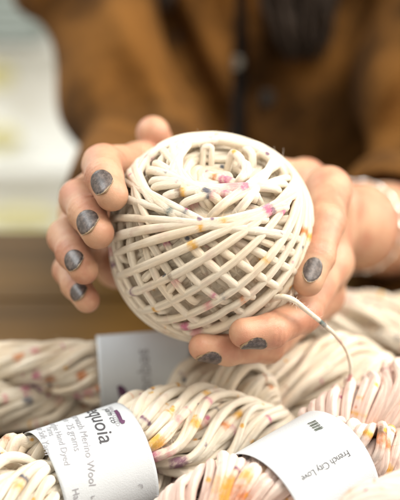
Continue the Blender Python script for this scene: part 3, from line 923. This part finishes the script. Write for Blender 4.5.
def wood():
    t = NT('worn oak planks'); co = t.coord()
    mp = t.n('ShaderNodeMapping', Scale=(2.2, 38, 38)); t.l(co, mp.inputs[0])
    n = t.noise(mp.outputs[0], 1.0, 6, .6)
    mp2 = t.n('ShaderNodeMapping', Scale=(1.0, 13, 13)); t.l(co, mp2.inputs[0])
    n2 = t.noise(mp2.outputs[0], 1.0, 2)
    c = t.mix(t.ramp(n, .3, .7), (.035, .018, .004), (.11, .058, .015))
    c = t.mix(t.math('MULTIPLY', t.ramp(n2, .35, .7), .5), c, (.15, .082, .022))
    t.l(c, t.b.inputs['Base Color']); t.b.inputs['Roughness'].default_value = .42; t.b.inputs['Specular IOR Level'].default_value = .12
    t.bump(n, .3, .002)
    return t.m
M['wood'] = wood()
M['wall'] = plain('off-white paint', (.72, .74, .72), .8, bump=(30, .1, .004), var=(2, .04))
M['white'] = plain('white lacquer', (.80, .81, .79), .5, var=(5, .03))
M['green_grey'] = plain('grey green cloth', (.30, .34, .32), .9, var=(30, .2))
M['floor'] = plain('pale concrete', (.42, .40, .36), .8, var=(4, .15))
M['yellow'] = yarn_mat('lemon yellow wool', (.70, .66, .34), (.76, .74, .52), .1)

# ------------------------------------------------------------------ BUILD
build_ball()
build_person()

def rect_box(name, lo, hi, mat, parent=None, bev=.002):
    import bmesh
    bm = bmesh.new(); bmesh.ops.create_cube(bm, size=1)
    lo = np.array(lo, float); hi = np.array(hi, float); off = parent_world(parent) if parent else 0
    for v in bm.verts: v.co = ((lo + hi) / 2 - off + np.array(v.co) * (hi - lo))
    if bev: bmesh.ops.bevel(bm, geom=bm.edges[:], offset=bev, segments=2, affect='EDGES')
    me = bpy.data.meshes.new(name); bm.to_mesh(me); bm.free(); me.materials.append(mat)
    return link(bpy.data.objects.new(name, me), parent)

# hank through the near left band -----------------------------------
def hank_thing(name, label, a, b, group='twisted hanks of yarn on the table'):
    return empty(name, label, 'yarn hank', (np.asarray(a) + np.asarray(b)) / 2 * np.array([1, 1, 0]), group)

def S(px, py, d, r, c, s=1.0): return (px, py, r * 1.1, c, s)

def extend(p, q, l0, l1):
    t = unit(q - p); return p - t * l0, q + t * l1

PHB, PHE, PHA = 2.3, .9, 1.2
RB = .0265
b0 = axis_pt(35, 432, RB, .027); b1 = axis_pt(128, 403, RB, .028)
A, B = extend(b0, b1, .075, .084)
t_ = unit(B - A); lab = ((b0 - A) @ t_ + .0015, (b1 - A) @ t_ + .0005)
HB = Hank(A, B, .0252, .20, PHB, strands=24, seed=21, lay=-2.3, turn=1, label=lab, ends=(0, .018), squeeze=1.04, bulge=.20)
HB.Rl = .0272
rootB = hank_thing('yarn_hank', 'cream speckled hank in front with a wide white band in purple and grey print', A, B)
HB.build([S(155, 443, .44, .006, 'yellow'), S(158, 439, .44, .0045, 'teal', 1), S(150, 440, .44, .004, 'orange'), S(194, 424, .45, .005, 'yellow', .9), S(203, 418, .455, .004, 'pink', .8), S(222, 425, .45, .004, 'orange', .9), S(237, 412, .455, .005, 'rust', .8), S(235, 430, .45, .004, 'magenta', .7),
          S(152, 455, .44, .006, 'magenta', .8), S(156, 470, .43, .006, 'purple', .8), S(158, 490, .43, .006, 'yellow', 1), S(180, 466, .435, .008, 'purple', .95), S(175, 478, .43, .007, 'rust', .8), S(240, 416, .455, .005, 'yellow', .9), S(205, 393, .46, .004, 'yellow', .9), S(210, 402, .46, .004, 'magenta', .7), S(180, 420, .45, .005, 'pink', .8), S(168, 452, .44, .006, 'pink', .7),
          S(5, 440, .44, .006, 'rust', .7), S(20, 490, .43, .006, 'yellow', .7)], M['yarn_bold'], rootB)
bandB = HB.band('paper_band', M['paper'], rootB, .0272)

def set_hand(H):
    # orientation of (x, c) seen from outside: find sign so that text is not mirrored in the picture
    p = H.hit(90, 460) if H is HB else None
    x = np.array([[(H.label[0] + H.label[1]) / 2, 0.0]]); e = .002
    q0 = H.onto(x, 0)[0]; q1 = H.onto(x + [[e, 0]], 0)[0]; q2 = H.onto(x + [[0, e]], 0)[0]
    out = unit(q0 - (H.a + H.t * x[0, 0]))
    H.hand = 1 if np.cross(q1 - q0, q2 - q0) @ out > 0 else -1
set_hand(HB)
HB.text('title_lettering', 'sequoia', M['ink'], bandB, (80, 396), (101, 450), stretch=.98, size=.0102)
HB.text('small_lettering', 'superwash Merino Wool', M['ink_light'], bandB, (66, 402), (86, 459), size=.0046)
HB.text('small_lettering', 'skein · 25 grams', M['ink_light'], bandB, (58, 409), (73, 447), size=.0046)
HB.text('small_lettering', 'superfine Hand Dyed', M['ink_light'], bandB, (43, 405), (59, 445), size=.0040)
HB.text('small_lettering', 'Yarns', M['ink_light'], bandB, (46, 429), (51, 442), size=.0040)
HB.text('small_lettering', 'super Soft Yarn', M['ink_light'], bandB, (33, 419), (45, 457), size=.0044)
HB.text('small_lettering', 'Hand Dyed', M['ink_light'], bandB, (72, 489), (75, 530), size=.0042)
HB.text('script_lettering', 'yarn co', M['ink'], bandB, (104, 411), (112, 426), size=.0042, shear=.3)
HB.text('logo_lettering', 'HAND DYED', M['ink_light'], bandB, (108, 409), (117, 430), size=.0028)
HB.poly('logo', [[(114, 413), (117, 412), (119.5, 414.5), (121, 418), (122.5, 421.5), (125, 422), (124.5, 424.5), (122, 425.5), (119.5, 423.5), (117.5, 419)]], M['ink_purple'], bandB)
for mk in [[(91, 496), (94.5, 495.4), (94.6, 496.2), (92, 496.7), (92.4, 499), (91.6, 499.2)], [(138.5, 484.2), (142.3, 484.4), (143, 488), (142.2, 488.1), (141.6, 485.2), (138.6, 485)]]:
    HB.poly('corner_mark', [mk], M['ink_light'], bandB)

# hank through the pink band ----------------------------------------
RE = .0275
e0 = axis_pt(250, 456, RE, .028); e1 = axis_pt(328, 413, RE, .030)
A, B = extend(e0, e1, .042, .075)
t_ = unit(B - A); lab = ((e0 - A) @ t_ + .0060, (e1 - A) @ t_ + .0050)
HE = Hank(A, B, .0262, .18, PHE, strands=24, seed=31, lay=-2.8, turn=1, label=lab, ends=(.016, 0), squeeze=1.04, bulge=.20)
HE.Rl = .0283
rootE = hank_thing('yarn_hank', 'pale pink hank with orange flecks and a white band reading French City Love', A, B)
HE.build([S(375, 437, .44, .008, 'yellow', 1), S(380, 431, .44, .006, 'brown', .9), S(390, 425, .44, .006, 'yellow', .9), S(385, 445, .435, .005, 'orange', .9), S(390, 470, .43, .005, 'yellow', .9), S(395, 485, .42, .006, 'yellow', 1), S(357, 415, .45, .003, 'yellow', .9), S(365, 412, .45, .004, 'yellow', .6),
          S(372, 436, .44, .004, 'brown', 1), S(385, 440, .44, .010, 'orange', .8),
          S(230, 490, .42, .009, 'yellow', 1), S(240, 497, .415, .009, 'orange', .9), S(248, 480, .42, .005, 'yellow', .8), S(262, 470, .42, .006, 'yellow', .7), S(222, 497, .415, .007, 'yellow', 1)], M['yarn_pink'], rootE)
bandE = HE.band('paper_band', M['paper'], rootE, .0283)
set_hand(HE)
HE.text('name_lettering', 'French City Love', M['ink'], bandE, (347, 450), (300, 477))
bars = []
for k, w_ in enumerate((.8, .45, 1.0, .5, .9, .45, 1.0, .6)):
    ax_, ay_ = 307.5 + 7.4 * k / 7, 426.0 + 7.0 * k / 7
    for q in range(5):
        x0, x1 = ax_ + 8.0 * q / 5, ax_ + 8.0 * (q + 1) / 5; y0, y1 = ay_ - 3.4 * q / 5, ay_ - 3.4 * (q + 1) / 5
        bars.append([(x0, y0), (x1, y1), (x1 + w_ * .55, y1 + w_ * .6), (x0 + w_ * .55, y0 + w_ * .6)])
HE.poly('barcode', bars, M['ink_green'], bandE)
HE.text('code_lettering', '40 25 01', M['ink_light'], bandE, (323, 431), (317, 423), size=.0022)

# hank behind, on the left ------------------------------------------
RA = .0235
a0 = axis_pt(97, 337, RA, .024); a1 = axis_pt(188, 331, RA, .0245)
A, B = extend(a0, a1, .085, .060)
t_ = unit(B - A); lab = ((a0 - A) @ t_, (a1 - A) @ t_)
HA = Hank(A, B, .0216, .20, PHA, strands=21, seed=41, lay=-2.4, turn=1, label=lab, ends=(0, .02), squeeze=1.04, bulge=.10)
HA.Rl = .0242
rootA = hank_thing('yarn_hank', 'cream hank behind the left one, purple splash and a shaded white band', A, B)
HA.build([S(38, 372, .52, .006, 'magenta', .9), S(34, 383, .51, .007, 'purple', 1), S(30, 401, .51, .006, 'navy', .9), S(48, 380, .51, .006, 'rust', .9), S(25, 390, .51, .007, 'magenta', .9), S(42, 392, .51, .007, 'purple', .9), S(50, 388, .51, .006, 'brown', .9),
          S(20, 356, .53, .006, 'orange', .9), S(35, 354, .53, .005, 'pink', .9), S(80, 373, .52, .005, 'orange', 1), S(79, 398, .50, .006, 'magenta', .8), S(88, 394, .50, .006, 'pink', .9), S(85, 407, .50, .006, 'rust', .8), S(60, 402, .50, .008, 'pink', .6), S(95, 385, .51, .006, 'rust', .6)], M['yarn_warm'], rootA)
bandA = HA.band('paper_band', M['paper'], rootA, .0242)
set_hand(HA)
HA.text('title_lettering', 'sequoia', M['ink_light'], bandA, (139, 350), (144, 395), size=.0100)
HA.poly('logo', [[(117, 386), (121, 385), (126, 389), (128, 397), (124, 402), (119, 396)]], M['ink_purple'], bandA)

# hank under the hand on the right -----------------------------------
d0 = axis_pt(225, 352, .024, .024); d1 = axis_pt(352, 330, .026, .026)
A, B = extend(d0, d1, .03, .026)
HD = Hank(A, B, .0235, .17, 2.6, strands=20, seed=51, ends=(.02, .03), lay=-.2, turn=-1)
rootD = hank_thing('yarn_hank', 'plain beige cream hank without a band lying beneath the right fingers', A, B)
HD.build([S(245, 375, .5, .006, 'orange', .5), S(330, 360, .52, .008, 'pink', .5), S(230, 372, .5, .006, 'rust', .5)], M['yarn_beige'], rootD)

# far right hanks ----------------------------------------------------
f0 = axis_pt(322, 292, .018, .018); f1 = axis_pt(395, 290, .018, .018)
A, B = extend(f0, f1, .015, .10)
HF = Hank(A, B, .018, .12, 1.0, strands=18, seed=61, ends=(.02, .02))
rootF = hank_thing('yarn_hank', 'blurred cream hank farthest away beside the jacket sleeve', A, B)
HF.build([S(350, 300, .62, .01, 'pink', .6)], M['yarn_beige'], rootF)
f0 = axis_pt(345, 318, .010, .010); f1 = axis_pt(400, 326, .010, .010)
A, B = extend(f0, f1, .01, .10)
HG = Hank(A, B, .010, .10, 1.0, strands=10, seed=62, ends=(.012, .012))
rootG = hank_thing('yarn_hank', 'thin blurred cream hank on bare table right of the beige one', A, B)
HG.build([], M['yarn_cream'], rootG)

# left corner hank behind the band, and pink hank at the very front ----
g0 = axis_pt(-30, 430, .018, .018); g1 = axis_pt(20, 418, .018, .018)
h0 = axis_pt(335, 492, .021, .046); h1 = axis_pt(400, 478, .021, .046)
A, B = extend(h0, h1, .0, .06)
HP = Hank(A, B, .021, .12, .8, strands=20, seed=71, ends=(.025, 0))
rootP = hank_thing('yarn_hank', 'pale pink hank nearest the camera, low in front of the French City Love band', A, B)
HP.build([S(350, 495, .40, .006, 'orange', .7)], M['yarn_pink'], rootP)

# ------------------------------------------------------------------ table, room
tb = empty('wooden_table', 'brown wooden plank table under the yarn hanks', 'table', (0, -.05, -.75))
ys = np.linspace(-.47, .325, 7)
for i in range(6):
    rect_box('plank', (-.95, ys[i] + .0008, -.032), (.95, ys[i + 1] - .0008, 0), M['wood'], tb, .0015)
for sx in (-.88, .88):
    for sy in (-.40, .26):
        rect_box('leg', (sx - .03, sy - .03, -.75), (sx + .03, sy + .03, -.033), M['wood'], tb)
fl = rect_box('floor', (-4, -3, -.80), (4, 4, -.7505), M['floor'], None, 0); tag(fl, kind='structure')
wl = rect_box('wall', (-4, 2.0, -.75), (4, 2.1, 2.2), M['wall'], None, 0); tag(wl, kind='structure')
sh = empty('shelf_unit', 'white shelf unit standing behind the person', 'shelf', (-.75, 1.75, -.75))
rect_box('back_panel', (-1.6, 1.955, -.75), (.0, 1.97, .6), M['white'], sh)
for z in (-.72, -.44, -.16, .12, .40):
    rect_box('shelf_board', (-1.58, 1.84, z), (-.02, 1.953, z + .018), M['white'], sh)
for x in (-1.6, -.02):
    rect_box('side_panel', (x, 1.83, -.75), (x + .02, 1.953, .62), M['white'], sh)

def at_y(px, py, y):
    dr = unit(P(px, py, .5) - CAM); return CAM + dr * ((y - CAM[1]) / dr[1])

def small_skein(name, label, c, R, L, mat, seed, cat='yarn skein', group='skeins of yarn on the shelves'):
    root = None
    Y = Yarn(); g = np.random.default_rng(seed)
    for k in range(26):
        n = 70; t = np.linspace(0, 2 * PI, n); a = g.uniform(0, 2 * PI); rr = R * .42 * math.sqrt(g.uniform(.2, 1))
        w = np.stack([(L / 2 + rr * math.cos(a)) * np.cos(t), rr * math.sin(a) * np.ones(n) + .003 * smooth_noise(n, 12, g), (R * .6 + rr * math.cos(a)) * np.sin(t)], 1) + c
        Y.strand(w, .005, np.array([0, -1., .01]), seg=6, cap=False)
    o = Y.build(name, mat); return tag(o, label, cat, group)
for (px, py, L, R, mat, lb, sd) in [(-2, 76, .05, .03, 'yellow', 'small lemon yellow skein high on the white shelves', 1), (0, 138, .07, .03, 'yellow', 'lemon yellow skein midway up the white shelves', 2), (20, 219, .16, .03, 'yellow', 'long lemon yellow skein lowest on the white shelves', 3)]:
    small_skein('yarn_skein', lb, at_y(px, py, 1.88), R, L, M[mat], sd)
# folded cloth on the upper shelf
def folded(c, w, h, dpt, mat):
    V = []; F = []; n = 6
    bx = []
    root = empty('folded_cloth', 'pile of grey green folded cloth on the upper shelf', 'cloth', c)
    for k in range(n):
        z = c[2] + h * k / n
        rect_box('fold', (c[0] - w / 2 + .004 * (k % 2), c[1] - dpt / 2, z + .001), (c[0] + w / 2 - .006 * (k % 3), c[1] + dpt / 2, z + h / n - .001), mat, root, .006)
folded(at_y(10, 38, 1.86) , .16, .13, .14, M['green_grey'])

# ------------------------------------------------------------------ light
def area(name, loc, target, size, power, col):
    l = bpy.data.lights.new(name, 'AREA'); l.shape = 'RECTANGLE'; l.size, l.size_y = size; l.energy = power; l.color = col
    o = bpy.data.objects.new(name, l); link(o); o.location = loc
    from mathutils import Vector
    o.rotation_euler = (Vector([float(v) for v in target]) - Vector(loc)).to_track_quat('-Z', 'Y').to_euler(); return o
area('window_light', (.38, -.16, 1.05), (0, -.01, .05), (.55, .55), 9.6, (1, .945, .86))
area('side_window_light', (.95, .12, .62), BC, (.5, .5), 9.5, (1, .93, .83))
area('wall_light', (-1.2, .7, 1.4), (-.6, 1.9, -.2), (.9, .9), 27, (.93, .98, 1))  # fill lamp added to brighten the wall and shelves, no real fixture
w = bpy.data.worlds.new('World'); scene.world = w; w.use_nodes = True
w.node_tree.nodes['Background'].inputs[0].default_value = (1, .91, .775, 1); w.node_tree.nodes['Background'].inputs[1].default_value = .84

# ------------------------------------------------------------------ camera, render
cd = bpy.data.cameras.new('camera'); cam = link(bpy.data.objects.new('camera', cd))
cam.location = CAM; cam.rotation_euler = (PI / 2 - TH, 0, 0)
cd.sensor_fit = 'VERTICAL'; cd.sensor_height = 36; cd.lens = FPX / 500 * 36
cd.clip_start = .02; cd.clip_end = 50
cd.dof.use_dof = True; cd.dof.focus_distance = .458; cd.dof.aperture_fstop = cd.lens / 1000 / .0155
cd.dof.aperture_blades = 0
scene.camera = cam
scene.view_settings.view_transform = 'Standard'; scene.view_settings.look = 'None'; scene.view_settings.exposure = 0.42
scene.cycles.use_denoising = True
scene.cycles.max_bounces = 8; scene.cycles.diffuse_bounces = 7
scene.cycles.sample_clamp_indirect = 6
